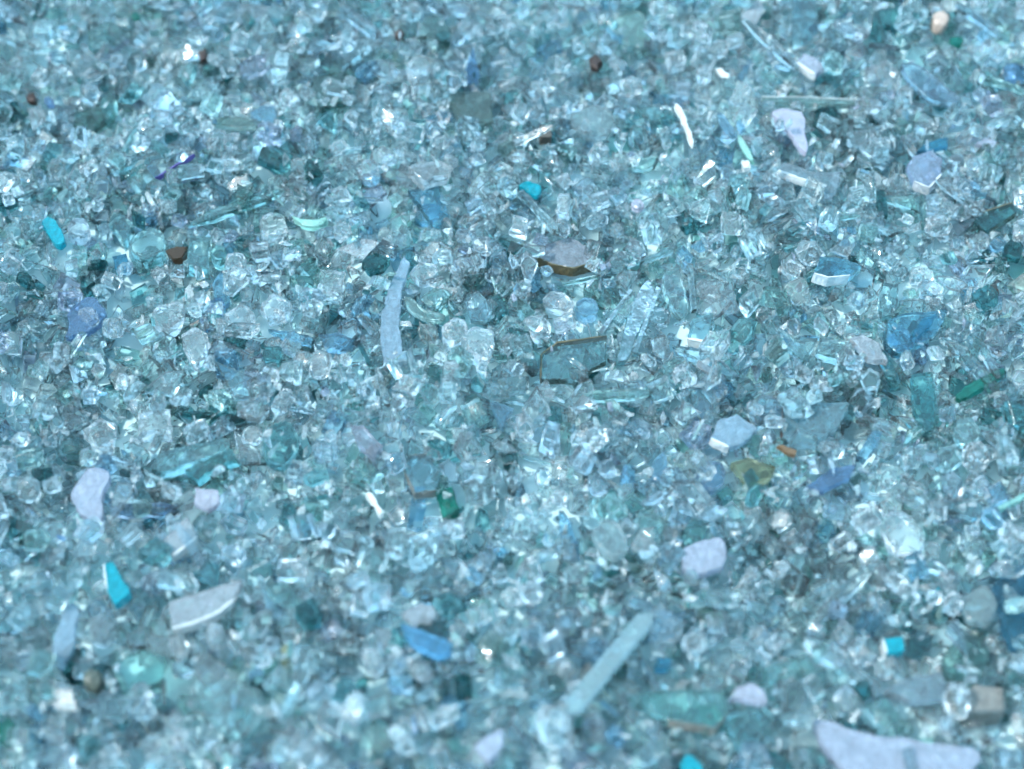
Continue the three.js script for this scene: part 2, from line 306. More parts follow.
function gem(pts, t, r) { // a chunky crumb: uneven sides and an uneven, facetted top
  const cx = pts.reduce((q, p) => q + p[0], 0) / pts.length, cz = pts.reduce((q, p) => q + p[1], 0) / pts.length, size = Math.sqrt(pts.reduce((q, p) => q + (p[0] - cx) ** 2 + (p[1] - cz) ** 2, 0) / pts.length);
  const ring = (y, s, j, jy) => pts.map(([x, z]) => [cx + (x - cx) * s + rr(-j, j, r) * size, y * t + rr(-jy, jy, r) * t, cz + (z - cz) * s + rr(-j, j, r) * size]);
  return facetUV(prism([ring(-1, 0.7, 0.03, 0), ring(-0.85, 0.92, 0.05, 0.04), ring(-0.5, 1, 0.05, 0.05), ring(-0.2, 0.98, 0.05, 0.05), ring(-0.05, 0.82, 0.1, 0.05), ring(0.02, 0.42, 0.12, 0.05)]), 0.005, 0.4);
}
function slab(pts, t, r, rough) { // a piece of pane with chamfered rims and a wavy broken edge
  const inset = (s) => { const cx = pts.reduce((q, p) => q + p[0], 0) / pts.length, cz = pts.reduce((q, p) => q + p[1], 0) / pts.length; return (p) => { const dx = p[0] - cx, dz = p[1] - cz, l = Math.hypot(dx, dz) || 1; return [p[0] - dx / l * s, p[1] - dz / l * s]; }; };
  const ring = (y, s, j) => pts.map(inset(s)).map(([x, z]) => [x + rr(-j, j, r), y, z + rr(-j, j, r)]);
  return facetUV(prism([ring(-t, 0.0002, 0), ring(-t + 0.0002, 0, 0.00003), ring(-t * 0.62, rough * 0.5, rough), ring(-t * 0.3, 0, rough), ring(-0.0002, 0, 0.00003), ring(0, 0.0002, 0)]), 0.005, 0.4);
}
// one fragment: where it is seen, how thick, how tilted; its outline lies in its own tilted plane on the heap
function H_(name, category, nick, extra, outline, mat, o = {}) {
  const r = rng(outline[0][0] * 131 + outline[0][1] * 17 + outline.length), t = (o.t || 2.4) / 1000;
  const mx = outline.reduce((s, p) => s + p[0], 0) / outline.length, my = outline.reduce((s, p) => s + p[1], 0) / outline.length;
  const [ax, az] = o.tilt || [rr(-9, 9, r), rr(-9, 9, r)];
  const n = V(0, 1, 0).applyEuler(new THREE.Euler(ax * Math.PI / 180, 0, az * Math.PI / 180));
  let c = onPlane(mx, my, V(0, 0, 0), V(0, 1, 0));
  for (let k = 0; k < 3; k++) c = onPlane(mx, my, V(0, topAt(c.x, c.z) + (o.lift ?? 0.6) / 1000, 0), V(0, 1, 0));
  const q = new THREE.Quaternion().setFromUnitVectors(V(0, 1, 0), n), qi = q.clone().invert();
  const local = outline.map(([px, py]) => { const p = onPlane(px, py, c, n).sub(c).applyQuaternion(qi); return [p.x, p.z]; });
  const edge = refine(o.rim || local.length < 6 || o.jit === 0 ? local : chaikin(local), r, o.step || 0.0012, o.jit ?? 0.0002, !o.rim), g = o.gem ? withCracks(gem(edge, t, r), r, 0) : slab(edge, t, r, o.rough ?? 0.00008);
  let obj;
  if (o.rim) { // a broken edge coloured apart from the piece; white ones stand in for glints
    obj = new THREE.Group();
    const body = new THREE.Mesh(g, mat); body.name = o.body || 'slab'; obj.add(body);
    const [i0, i1, rm, wide, what] = o.rim, line = []; for (let k = i0; k <= i1; k++) line.push(local[k % local.length]);
    const fine = []; line.forEach((a, k) => { if (k + 1 < line.length) for (let m = 0; m < 6; m++) { const b = line[k + 1], f = m / 6; fine.push([a[0] + (b[0] - a[0]) * f, a[1] + (b[1] - a[1]) * f]); } else fine.push(a); });
    let area = 0; local.forEach((a, k) => { const b = local[(k + 1) % local.length]; area += a[0] * b[1] - b[0] * a[1]; });
    const sg = area > 0 ? 1 : -1, w = (wide || 0.8) * 0.6 / 1000;
    const off = (d) => fine.map((p, k) => { const a = fine[Math.max(0, k - 1)], b = fine[Math.min(fine.length - 1, k + 1)], dx = b[0] - a[0], dz = b[1] - a[1], l = Math.hypot(dx, dz) || 1; const ends = k === 0 || k === fine.length - 1 ? 0.35 : 1; return [p[0] + dz / l * d * sg * ends + rr(-1, 1, r) * 0.00009, p[1] - dx / l * d * sg * ends + rr(-1, 1, r) * 0.00009]; });
    const poly = [...off(w * 0.7), ...off(-w * 0.3).reverse()], low = [...off(w), ...off(-w * 0.3).reverse()];
    const rg = facetUV(prism([low.map(([x, z]) => [x, -t - 0.0001, z]), low.map(([x, z]) => [x, -t * 0.45, z]), poly.map(([x, z]) => [x, 0.00012, z])]), 0.004);
    const rim = new THREE.Mesh(rg, rm); rim.name = 'edge'; if (what) rim.userData.label = what; obj.add(rim);
  } else obj = new THREE.Mesh(g, mat);
  obj.position.copy(c); obj.quaternion.copy(q);
  thing(obj, name, `${nick}${extra ? ', ' + extra : ''}`, category);
  heroes.push({ nick, mx, my });
  // fragments that would lie inside it make room
  const rad = Math.max(...local.map((p) => Math.hypot(...p))), v = V(0, 0, 0);
  parts.forEach((p, i) => {
    if (gone.has(i)) return;
    v.set(p.x - c.x, p.y - c.y, p.z - c.z); if (v.lengthSq() > (rad + 0.012) ** 2) return; v.applyQuaternion(qi);
    if (v.y < -t - p.r * 0.55 || ((o.lift ?? 0.6) <= 1 && v.y > p.r * 0.7)) return;
    const reach = p.r * (p.kind === 'sliver' ? 2.5 : o.reach || 0.55); let inside = false, near = 1e9;
    local.forEach((a, k) => { const b = local[(k + 1) % local.length]; if ((a[1] > v.z) !== (b[1] > v.z) && v.x < (b[0] - a[0]) * (v.z - a[1]) / (b[1] - a[1]) + a[0]) inside = !inside; const dx = b[0] - a[0], dz = b[1] - a[1], f = Math.min(1, Math.max(0, ((v.x - a[0]) * dx + (v.z - a[1]) * dz) / (dx * dx + dz * dz))); near = Math.min(near, Math.hypot(v.x - a[0] - dx * f, v.z - a[1] - dz * f)); });
    if (inside || near < reach) gone.add(i);
  });
  return obj;
}
const shard = (...a) => H_('glass_shard', 'glass shard', ...a), strip = (...a) => H_('glass_strip', 'glass strip', ...a), bit = (name, cat, ...a) => H_(name, cat, ...a);
const quad = (x, y, w, h, rot = 0, sk = 0) => [[-1, -1], [1, -1], [1, 1], [-1, 1]].map(([a, b]) => { const q = rot * Math.PI / 180, k1 = 1 + 0.3 * (hash(x * 4 + a, y * 4 + b * 3) - 0.5), k2 = 1 + 0.3 * (hash(x * 4 + a * 5, y * 4 + b * 7) - 0.5), u = a * w / 2 * k1 + sk * b, v = b * h / 2 * k2; return [x + u * Math.cos(q) - v * Math.sin(q), y + u * Math.sin(q) + v * Math.cos(q)]; });
const round = (x, y, w, h, n = 7, seed = 1) => { const r = rng(seed * 91 + x), out = []; for (let i = 0; i < n; i++) { const a = (i + rr(-0.25, 0.25, r)) / n * 6.283; out.push([x + Math.cos(a) * w / 2 * rr(0.74, 1.14, r), y + Math.sin(a) * h / 2 * rr(0.74, 1.14, r)]); } return out; };
const crumb = (nick, extra, outline, mat, o = {}) => H_('glass_granule', 'glass crumb', nick, extra, outline, mat, { t: 4, rough: 0.0003, jit: 0.0002, step: 0.0018, lift: 0.9, gem: mat === CRAZED || mat === WHITE, ...o });

// ---- back left
strip('pale banded glass strip', 'lying at the back edge', [[205, 2], [283, 8], [284, 18], [228, 20], [206, 13]], FROST('ice'), { t: 2.5, tilt: [8, 2] });
shard('clear rod-like shard with grey streaks', 'back left among dark gaps', [[184, 98], [204, 78], [222, 74], [224, 79], [208, 98], [196, 101]], CLEAR('clear'), { t: 3, tilt: [12, -6], lift: 1.5 });
shard('thin clear flake with a violet edge', 'back left', [[138, 176], [152, 160], [178, 153], [194, 154], [172, 167], [155, 178]], CLEAR('clear'), { t: 1.2, rim: [3, 5, VIOLET, 0.5, 'violet edge'], tilt: [6, 0] });
crumb('greenish teardrop crumb', 'pointing towards the camera, back left', [[101, 97], [111, 92], [116, 100], [112, 116], [106, 121], [100, 115]], CLEAR('green'), { t: 3.5 });
shard('grey green pane piece in the dark hollow', 'back left', [[74, 112], [100, 103], [106, 118], [92, 131], [72, 132]], CLEAR('smoke'), { t: 2, lift: -0.5, tilt: [-10, 5] });
crumb('navy blue bit beside a brown one', 'far left at the back', round(48, 100, 12, 9, 6), NAVY, { t: 2 });
bit('brown_chip', 'brown chip', 'dark brown chip beside the navy bit', 'far left at the back', round(31, 96, 12, 11, 6), BROWN, { t: 2.4, lift: 0.6, gem: true });
bit('brown_chip', 'brown chip', 'reddish brown chip in a dark gap', 'back left of the clear rod', [[198, 50], [206, 47], [207, 57], [200, 59]], BROWN, { t: 2.4, lift: 1, gem: true });
crumb('small emerald bit at the back', 'left', round(136, 15, 9, 7, 6), EMERALD, { t: 1.5 });
shard('smoky ochre sliver plate', 'near the blue patch at the left', [[213, 118], [232, 115], [262, 120], [264, 126], [230, 127], [214, 124]], FROST('smoke'), { t: 1.6 });
crumb('bright blue chunk behind the clear field', 'left', [[250, 112], [262, 105], [275, 106], [276, 118], [258, 121]], FROST('sky'), { t: 3 });
// ---- back centre
crumb('sparkling white crumb', 'at the back, centre left', [[405, 66], [411, 55], [424, 52], [434, 58], [428, 73], [415, 78]], CRAZED, { t: 4.5, lift: 1.6 });
bit('brown_chip', 'brown chip', 'black brown chip', 'at the back left of the sparkling white crumb', round(400, 32, 11, 9, 6), BROWN, { t: 2.4, lift: 1, gem: true });
shard('dull green pane piece', 'at the back, left of centre', [[312, 78], [345, 70], [354, 98], [320, 108]], CLEAR('smoke'), { t: 2 });
shard('smoky rectangular pane piece with a lit corner', 'back centre', [[440, 93], [490, 92], [493, 122], [455, 116]], FROST('smoke'), { t: 2, tilt: [4, 4] });
crumb('milky round crumb', 'below the dull green pane piece', round(368, 168, 28, 24, 7, 2), CRAZED, { lift: 1.5 });
crumb('blocky clear crumb pair end', 'right of the milky round crumb', [[408, 166], [440, 160], [452, 166], [448, 174], [424, 181]], FROST('clear'), { t: 3.5 });
shard('bright blue triangular shard', 'above the light blue blade', [[408, 190], [440, 185], [449, 215], [434, 228], [420, 204]], CLEAR('sky'), { t: 2.2, tilt: [8, -6] });
shard('vivid turquoise ragged flake', 'back centre, tucked under clear crumbs', [[517, 186], [526, 180], [540, 184], [542, 190], [536, 197], [528, 190]], TURQ, { t: 1.4, lift: 1.2 });
shard('clear tapering blade', 'above the light blue blade', [[390, 218], [400, 212], [413, 240], [402, 249], [395, 247]], CLEAR('clear'), { t: 2.5, tilt: [10, 0], lift: 1.5 });
bit('brown_chip', 'brown chip', 'small ribbed grey brown cube', 'back, right of centre', [[540, 125], [551, 125], [552, 136], [541, 137]], new THREE.MeshPhysicalMaterial({ color: 0x5c564f, roughness: 0.3, bumpMap: ripple, bumpScale: 0.001, transmission: 0.3, thickness: 0.002 }), { t: 3, lift: 1.2 });
bit('brown_chip', 'brown chip', 'brown chip with an orange corner', 'at the back right of centre', [[588, 57], [596, 52], [602, 60], [597, 67], [590, 65]], BROWN, { t: 2.4, lift: 1, gem: true });
shard('large frosted pale green pane piece', 'at the back right of centre', [[617, 16], [638, 8], [651, 24], [646, 48], [626, 44], [614, 32]], FROST('green'), { t: 2.2, tilt: [10, 4] });
shard('wide milky pane piece', 'back, right of the ribbed cube', [[568, 114], [592, 104], [610, 108], [616, 124], [600, 138], [576, 132]], FROST('aqua'), { t: 2.4, tilt: [8, 0] });
crumb('white cube shaped crumb', 'at the back right of centre', quad(676, 55, 18, 17, -12), CRAZED, { lift: 1.2 });
crumb('pale flat block', 'below the white cube shaped crumb', quad(680, 86, 19, 11, 8), FROST('ice'), { t: 3 });
shard('grey triangular shard', 'standing at the back right', [[734, 23], [760, -2], [764, 10], [753, 27]], GREYISH, { t: 2, tilt: [14, 0] });
strip('curved white shining sliver', 'back right', [[674, 103], [678, 103], [686, 116], [692, 134], [694, 146], [689, 138], [683, 119]], WHITE, { t: 1.5, lift: 2 });
strip('curved pale blue strip', 'back right, meeting the mint strip', [[716, 113], [722, 112], [731, 124], [736, 134], [731, 135], [722, 126]], FROST('sky'), { t: 2, lift: 1.8, tilt: [10, 10] });
strip('bright mint curved strip', 'back right below the pale blue strip', [[737, 134], [742, 137], [750, 150], [754, 161], [749, 160], [740, 147]], MINT, { t: 2, lift: 2, tilt: [14, 16] });
crumb('white glint under the mint strip', 'back right', [[741, 160], [749, 159], [751, 165], [744, 167]], WHITE, { t: 2, lift: 1.5 });
crumb('white glinting dash', 'back right above the pale blue strip', [[715, 68], [721, 67], [730, 74], [728, 77], [720, 73]], WHITE, { t: 1.6, lift: 1.6 });
strip('short bright blue strip', 'back right beside the white dash', [[738, 75], [748, 58], [753, 60], [744, 77]], FROST('sky'), { t: 2 });
shard('tall clear blade with a white foot', 'at the back right', [[793, -6], [815, -6], [818, 30], [808, 46], [792, 50]], CLEAR('ice'), { t: 2.2, tilt: [14, -4], lift: 1.5, rim: [3, 4, WHITE, 0.5, 'lit foot coloured white'] });
shard('lilac shard with a white curved rim', 'below the tall clear blade', [[797, 62], [803, 53], [818, 58], [824, 68], [815, 74], [806, 68]], SKY_LILAC, { t: 1.8, lift: 1.8, rim: [4, 6, WHITE, 1.1, 'thick white rim'] });
strip('long thin horizontal strip full of glints', 'back right', [[762, 97], [800, 97], [840, 99], [872, 100], [872, 104], [830, 104], [795, 103], [763, 102]], FROST('green'), { t: 1.8, lift: 1.5, rim: [0, 3, WHITE, 0.4, 'white glinting edge'] });
shard('lilac white dart shaped shard', 'below the long thin strip', [[770, 112], [783, 107], [805, 112], [809, 155], [796, 142], [787, 128]], glass([0.68, 0.70, 0.82], { roughness: 0.12, transmission: 0.7, bumpScale: 0.0003 }), { t: 1.8, tilt: [2, -4], lift: 1.8 });  // sky reflection painted in as a lilac tint
shard('boomerang shaped shard with a white rim', 'back right', [[772, 160], [795, 165], [815, 172], [841, 172], [839, 184], [832, 196], [824, 194], [820, 185], [797, 177], [776, 169]], FROST('ice'), { t: 1.8, lift: 1.8, tilt: [3, -3], rim: [6, 9, WHITE, 1.0, 'white rim'] });
bit('pebble', 'pebble', 'rounded peach coloured pebble', 'at the back right', round(941, 17, 19, 17, 9), PEACH, { t: 4.5, lift: 2, step: 0.002, gem: true });
shard('dark teal pane piece at the back', 'right, left of the pebble', [[878, 10], [905, 4], [916, 20], [900, 28], [882, 24]], CLEAR('teal'), { t: 2.5, lift: 0 });
crumb('small emerald speck below the pebble', '', round(957, 40, 15, 11, 6), EMERALD, { t: 2, lift: 0.4 });
crumb('clear cube with a bright foot', 'right, behind the long lilac wedge', quad(918, 54, 20, 20, 25), CLEAR('clear'), { t: 4, lift: 1.2 });
shard('long grey lilac wedge', 'back right', [[900, 63], [914, 61], [940, 80], [960, 97], [958, 104], [930, 100], [908, 78]], CLEAR('lilac'), { t: 2, tilt: [8, -8], lift: 1.4 });
shard('rounded lilac blue lens with a white lower rim', 'right, behind the centre', [[907, 165], [913, 156], [930, 150], [942, 158], [941, 174], [929, 187], [914, 181]], glass([0.62, 0.74, 0.92], { roughness: 0.08, transmission: 0.9, bumpScale: 0.0005 }), { t: 3, lift: 1.8, rim: [4, 6, WHITE, 0.6, 'white lower rim'] });
shard('cyan blue flake behind the lilac lens', 'right', [[917, 151], [926, 142], [948, 137], [948, 146], [931, 150]], CYAN, { t: 1.6, lift: 0.8 });
shard('pale lilac leaf shaped flake', 'far right at the back', [[976, 143], [988, 136], [1004, 146], [992, 150]], SKY_LILAC, { t: 1.4, lift: 1.5 });
strip('thin green ended strip', 'right edge at the back', [[985, 75], [1028, 90], [1030, 95], [984, 80]], CLEAR('green'), { t: 1.6, lift: 1.4 });
shard('teal prism with an ochre upper edge', 'far right', [[974, 221], [984, 212], [1012, 203], [1017, 212], [986, 231]], CLEAR('teal'), { t: 3, lift: 1.8, tilt: [12, 4], rim: [1, 2, OCHRE, 0.5, 'ochre upper edge'] });
shard('dark green triangular shard', 'far right beneath the teal prism', [[1003, 254], [1010, 232], [1024, 245], [1020, 258]], CLEAR('deep'), { t: 2 });
strip('narrow dark green upright strip', 'right of centre at the back', [[877, 190], [884, 189], [888, 214], [881, 215]], CLEAR('deep'), { t: 2, lift: 0.8 });
// ---- left
shard('turquoise oblong piece', 'far left behind the clear cubes', [[40, 222], [47, 216], [55, 219], [62, 230], [65, 240], [60, 245], [54, 243], [47, 232]], TURQ, { t: 2, lift: 1.8 });
crumb('milky lilac crumb', 'right of the turquoise oblong piece', round(79, 226, 25, 20, 6), FROST('ice'), { lift: 1.3 });
crumb('square aqua crumb', 'left, touching the big clear crumb', [[109, 222], [121, 213], [134, 223], [124, 242]], CLEAR('aqua'), { t: 4, lift: 1.5 });
crumb('big clear square crumb', 'left, beside the square aqua crumb', [[128, 241], [146, 226], [164, 231], [167, 250], [143, 261], [133, 252]], CLEAR('clear'), { t: 4.5, lift: 2 });
crumb('deep cyan square bit', 'below the square aqua crumb', [[112, 256], [126, 253], [130, 267], [117, 270]], CYAN, { t: 2.5, lift: 0.5 });
bit('brown_chip', 'brown chip', 'rust brown chip', 'left, right of the big clear crumb', [[165, 250], [176, 246], [187, 246], [182, 257], [172, 258]], glass([0.07, 0.04, 0.018], { transmission: 0.5, roughness: 0.15 }), { t: 2.5, lift: 0.8 });
crumb('clear aqua cube with a white top edge', 'left of the ring-like crumb', quad(199, 252, 20, 30, 2), CLEAR('aqua'), { t: 4, lift: 1.4 });
crumb('ring-like green crumb', 'left, beside the clear aqua cube', round(219, 252, 19, 17, 7), CLEAR('green'), { t: 4, lift: 1.2 });
crumb('round sparkling crumb', 'left, right of the ring-like crumb', round(236, 258, 22, 21, 8), CRAZED, { lift: 1.2 });
shard('navy blue pane piece', 'left, half covered by a milky crumb', [[66, 312], [90, 293], [108, 312], [93, 330], [64, 339], [69, 324]], NAVY, { t: 2.2, tilt: [8, 0], lift: 1 });
crumb('milky crumb on the navy pane piece', '', round(87, 312, 20, 19, 7), CRAZED, { t: 3.5, lift: 4.2, tilt: [4, 10] });
crumb('big white ridged crumb', 'left of centre', [[150, 318], [156, 303], [176, 298], [187, 303], [180, 326], [166, 333]], CRAZED, { t: 5, lift: 2 });
crumb('long icy ridged crumb', 'below the big white ridged crumb', [[180, 330], [196, 322], [208, 334], [206, 356], [192, 364], [182, 348]], CRAZED, { t: 5, lift: 1.8 });
crumb('pale clear crumb with square top', 'left of centre', [[224, 312], [240, 300], [256, 312], [250, 326], [230, 328]], CRAZED, { t: 5, lift: 1.8 });
crumb('clear crumb with a glinting foot', 'left below the ridged crumbs', [[108, 372], [118, 360], [130, 366], [130, 380], [118, 385]], CRAZED, { t: 4.5, lift: 1.6 });
crumb('deep blue bit', 'left of centre', round(217, 304, 16, 15, 6), glass('blue'), { t: 3, lift: 0.5 });
shard('long grey blue wedge', 'standing left of centre', [[212, 284], [222, 270], [230, 292], [226, 310], [214, 306]], CLEAR('sky'), { t: 2, lift: 0.4 });
crumb('cube crumb with a sparkling face', 'centre left at the back', [[258, 220], [268, 209], [284, 212], [288, 228], [270, 237], [262, 234]], CRAZED, { t: 4.5, lift: 1.8 });
strip('curved mint strip', 'centre left at the back', [[290, 215], [300, 219], [316, 220], [328, 216], [322, 225], [302, 225]], MINT, { t: 2, lift: 1.2 });
shard('dark bottle green cube face', 'behind the light blue blade', [[362, 261], [376, 252], [390, 257], [384, 265], [370, 269]], CLEAR('deep'), { t: 3, lift: 0.8 });
crumb('clear cube crumb in a row of three', 'left of the light blue blade', quad(330, 282, 26, 28, 5), CRAZED, { lift: 1.6 });
crumb('white square crumb with a bright foot', 'left, below the long grey wedge', [[258, 306], [272, 290], [290, 298], [284, 312], [266, 318]], CRAZED, { t: 4.5, lift: 1.6 });
strip('slim blue tipped wedge', 'left of the light blue blade', [[268, 329], [290, 331], [313, 337], [311, 344], [290, 340]], CLEAR('sky'), { t: 1.8, lift: 1.6, tilt: [6, 0] });
crumb('bright blue block at the wedge tip', '', [[318, 334], [338, 332], [352, 338], [346, 348], [324, 346]], glass('sky'), { t: 3, lift: 0.8 });
crumb('dark teal square face', 'left, below the slim blue wedge', quad(272, 353, 16, 15, 5), CLEAR('teal'), { t: 3, lift: 0.6 });
// ---- centre
shard('long light blue curved blade', 'centre left', [[404, 255], [410, 262], [402, 288], [399, 325], [404, 362], [384, 364], [380, 338], [382, 310], [390, 284], [399, 266]], SEA, { t: 2, lift: 2.2, tilt: [2, -4], rim: [4, 5, GREYISH, 0.8, 'grey foot'] });
shard('mint crescent with a grey shadow edge', 'right of the light blue blade', [[403, 296], [412, 297], [424, 310], [446, 314], [440, 320], [424, 318], [409, 309]], FROST('green'), { t: 2, lift: 1.8 });
crumb('large round frosty crumb', 'centre, left of the biggest white crumb', round(455, 328, 32, 28, 8, 3), CRAZED, { t: 5, lift: 2 });
crumb('biggest white sparkling crumb', 'in the middle of the heap', round(480, 338, 36, 36, 9, 4), CRAZED, { t: 6, lift: 2.2 });
crumb('round clear crumb at the blade foot', '', round(417, 356, 24, 23, 8, 5), CLEAR('clear'), { t: 4.5, lift: 1.6 });
crumb('glinting crumb beside the blade top', '', [[408, 272], [420, 260], [436, 262], [438, 274], [418, 282]], CRAZED, { t: 4, lift: 1.4 });
shard('clear four sided plate', 'centre, above the biggest white crumb', [[464, 300], [478, 290], [492, 314], [484, 321], [470, 319]], CLEAR('ice'), { t: 2.2, lift: 2, tilt: [10, 4] });
crumb('dark green gap piece', 'right of the clear four sided plate', [[490, 298], [500, 292], [508, 310], [498, 318]], CLEAR('teal'), { t: 3, lift: 0 });
shard('oval grey lilac plate with an ochre edge', 'the most prominent shard of the centre', [[536, 256], [547, 243], [570, 237], [588, 246], [595, 262], [573, 268], [552, 264]], glass([0.72, 0.80, 0.88], { roughness: 0.06, transmission: 0.82, bumpScale: 0.0006, map: film }), { t: 2.8, lift: 2.4, tilt: [2, -2], rim: [4, 7, OCHRE, 0.5, 'ochre broken edge'] });
shard('dark teal plate with a thin ochre border', 'centre, below the oval plate', [[541, 378], [542, 354], [557, 343], [607, 336], [606, 360], [575, 380]], CLEAR('aqua'), { t: 2.2, lift: 0.5, tilt: [2, 0], rim: [0, 3, OCHRE, 0.55, 'ochre border'] });
crumb('striped oval crumb', 'below the oval ochre edged plate', [[542, 296], [552, 288], [568, 293], [576, 303], [566, 310], [550, 306]], CRAZED, { t: 4, lift: 1.6 });
crumb('crackled dark clear crumb', 'left below the striped oval crumb', round(541, 326, 26, 26, 7), CRAZED, { t: 4, lift: 0.8 });
shard('longest blade of the clear fan', 'right of centre', [[616, 362], [628, 360], [642, 325], [656, 290], [649, 277], [637, 293], [624, 330]], CLEAR('clear'), { t: 2.4, lift: 2.6, tilt: [4, -6], rough: 0.00006 });
strip('slim front rod of the clear fan', 'right of centre', [[632, 352], [637, 353], [661, 288], [657, 285]], CLEAR('clear'), { t: 1.8, lift: 3.4, tilt: [3, -4], jit: 0.00003 });
strip('slim left rod of the clear fan', 'right of centre', [[598, 332], [602, 335], [633, 290], [630, 287]], CLEAR('clear'), { t: 1.8, lift: 2.6, tilt: [3, 4], jit: 0.00003 });
strip('outer right rod of the clear fan', 'right of centre', [[688, 262], [693, 263], [697, 308], [692, 310]], CLEAR('clear'), { t: 1.8, lift: 2.6, tilt: [6, -4], jit: 0.00003 });
strip('upper splinter pointing at the clear fan', 'right of centre', [[640, 262], [644, 258], [672, 246], [674, 250]], CLEAR('aqua'), { t: 1.6, lift: 2.4, jit: 0.00003 });
shard('short left blade of the clear fan', 'right of centre', [[610, 316], [621, 301], [635, 291], [632, 312], [619, 323]], CLEAR('clear'), { t: 2.2, lift: 1.8, tilt: [8, 10], rough: 0.00006 });
shard('broad right blade of the clear fan', 'right of centre', [[664, 270], [681, 262], [690, 308], [684, 318], [675, 312], [664, 290]], CLEAR('clear'), { t: 2.4, lift: 1.6, tilt: [12, -10], rough: 0.00006 });
crumb('prism with a white and a blue face', 'right below the clear fan', [[687, 338], [693, 318], [713, 312], [707, 341]], CLEAR('ice'), { t: 4, lift: 2, tilt: [4, 12], rim: [3, 4, WHITE, 1.0, 'white face'] });
shard('long sloping clear shard with a worn lower edge', 'right of the clear fan', [[676, 345], [700, 348], [722, 360], [740, 376], [726, 376], [698, 360]], CLEAR('ice'), { t: 2, lift: 1.6, rim: [4, 5, GREYISH, 0.25, 'greyish broken edge'] });
crumb('small lilac white oval', 'at the back, right of the oval plate', round(638, 203, 12, 10, 8), ROSE, { t: 2, lift: 2 });
strip('thin prism rod', 'back, left of the oval plate', [[517, 191], [523, 189], [559, 225], [558, 230], [552, 229]], CLEAR('clear'), { t: 2, lift: 1.8 });
crumb('white glinting cube', 'back, under the thin prism rod', quad(519, 222, 17, 15, 15), CRAZED, { t: 3.5, lift: 1.4 });
crumb('small stacked clear block', 'above the oval plate', quad(563, 202, 12, 22, 3), CRAZED, { t: 3, lift: 1.6 });
crumb('grey blue smooth lump', 'between the striped crumb and the fan', round(588, 306, 24, 22, 7), FROST('sky'), { t: 3.5, lift: 0.6 });
// ---- right
shard('clear fan prism with a teal heart', 'right of centre at the back', [[814, 273], [820, 256], [846, 258], [862, 266], [850, 275], [828, 277]], CLEAR('sky'), { t: 3, lift: 1.8, rim: [4, 6, WHITE, 0.5, 'white lower edge'] });
shard('clear triangular plate', 'right, left of the cube crumb', [[773, 322], [800, 340], [818, 338], [803, 360], [788, 350]], CLEAR('aqua'), { t: 2, lift: 2, tilt: [6, 4] });
crumb('bright clear cube crumb', 'right, beside the clear triangular plate', [[815, 351], [821, 337], [846, 340], [840, 358]], CLEAR('clear'), { t: 4, lift: 2, tilt: [8, 6] });
shard('grey lilac rounded plate', 'right of the bright cube crumb', [[850, 338], [862, 334], [880, 343], [888, 360], [868, 358]], GREYISH, { t: 2, lift: 1.6 });
shard('curved blue bottle piece', 'right', [[886, 342], [888, 320], [905, 312], [930, 312], [950, 306], [940, 328], [918, 346], [898, 354]], CLEAR('sky'), { t: 2.6, lift: 1, tilt: [4, -10] });
shard('rich blue heart of the curved piece', 'right', [[914, 330], [922, 318], [938, 313], [930, 326], [918, 336]], CYAN, { t: 1.2, lift: 2.2 });
crumb('tall clear upright block', 'right, above the curved blue piece', quad(890, 298, 14, 34, 4), CLEAR('aqua'), { t: 3, lift: 1.4 });
bit('brown_chip', 'brown chip', 'olive brown chip', 'far right', [[987, 284], [996, 283], [1000, 290], [992, 293]], BROWN, { t: 2.4, lift: 1, gem: true });
strip('emerald green strip', 'far right', [[954, 396], [966, 385], [988, 374], [1004, 367], [1006, 372], [986, 386], [962, 400]], EMERALD, { t: 2, lift: 1.6 });
shard('upright teal slab with bright sides', 'right of the dark plate', [[912, 374], [932, 371], [935, 424], [924, 432], [915, 412]], CLEAR('teal'), { t: 2.4, lift: 1.2 });
shard('dark blue grey plate with a brown left edge', 'right', [[782, 442], [783, 402], [850, 402], [840, 424], [816, 442]], glass([0.50, 0.72, 0.78], { roughness: 0.05, transmission: 0.92, bumpScale: 0.0003 }), { t: 2.2, lift: 1, tilt: [3, 2], rim: [0, 1, BROWN, 0.5, 'brown edge'] });
strip('orange glinting rod', 'at the foot of the dark blue grey plate', [[777, 445], [782, 444], [797, 450], [796, 455], [787, 452]], GOLD, { t: 1.6, lift: 1.8, jit: 0.00008 });
shard('golden green shard', 'below the bright blue plate', [[731, 462], [748, 457], [776, 466], [771, 476], [746, 481]], glass([0.46, 0.48, 0.30], { roughness: 0.03, transmission: 0.95, bumpScale: 0.0006 }), { t: 2.4, lift: 1.2 });
shard('bright blue plate with a white edge', 'right of centre', [[711, 438], [718, 420], [738, 414], [758, 428], [743, 442], [729, 447]], SEA, { t: 2.2, lift: 2, tilt: [5, -4], rim: [5, 6, WHITE, 0.8, 'white edge'] });
crumb('dark blue grey lump', 'below the bright blue plate', round(713, 470, 32, 30, 8), glass([0.42, 0.60, 0.74], { transmission: 0.95, roughness: 0.04 }), { t: 4, lift: 0.6, gem: true });
strip('cyan leaf shaped sliver', 'right of the middle', [[651, 476], [655, 458], [664, 449], [668, 464], [660, 481]], FROST('sky'), { t: 1.6, lift: 1.8 });
strip('upper blue blade', 'right, above the dark blue shard', [[857, 456], [868, 436], [876, 429], [883, 432], [866, 460]], glass('sky'), { t: 2, lift: 2 });
shard('dark blue sloping shard', 'right', [[807, 486], [830, 468], [856, 464], [850, 478], [822, 491]], NAVY, { t: 2, lift: 1 });
crumb('clear round crumb with rings', 'far right, below the emerald strip', round(966, 430, 30, 30, 9), CLEAR('clear'), { t: 4.5, lift: 1.8 });
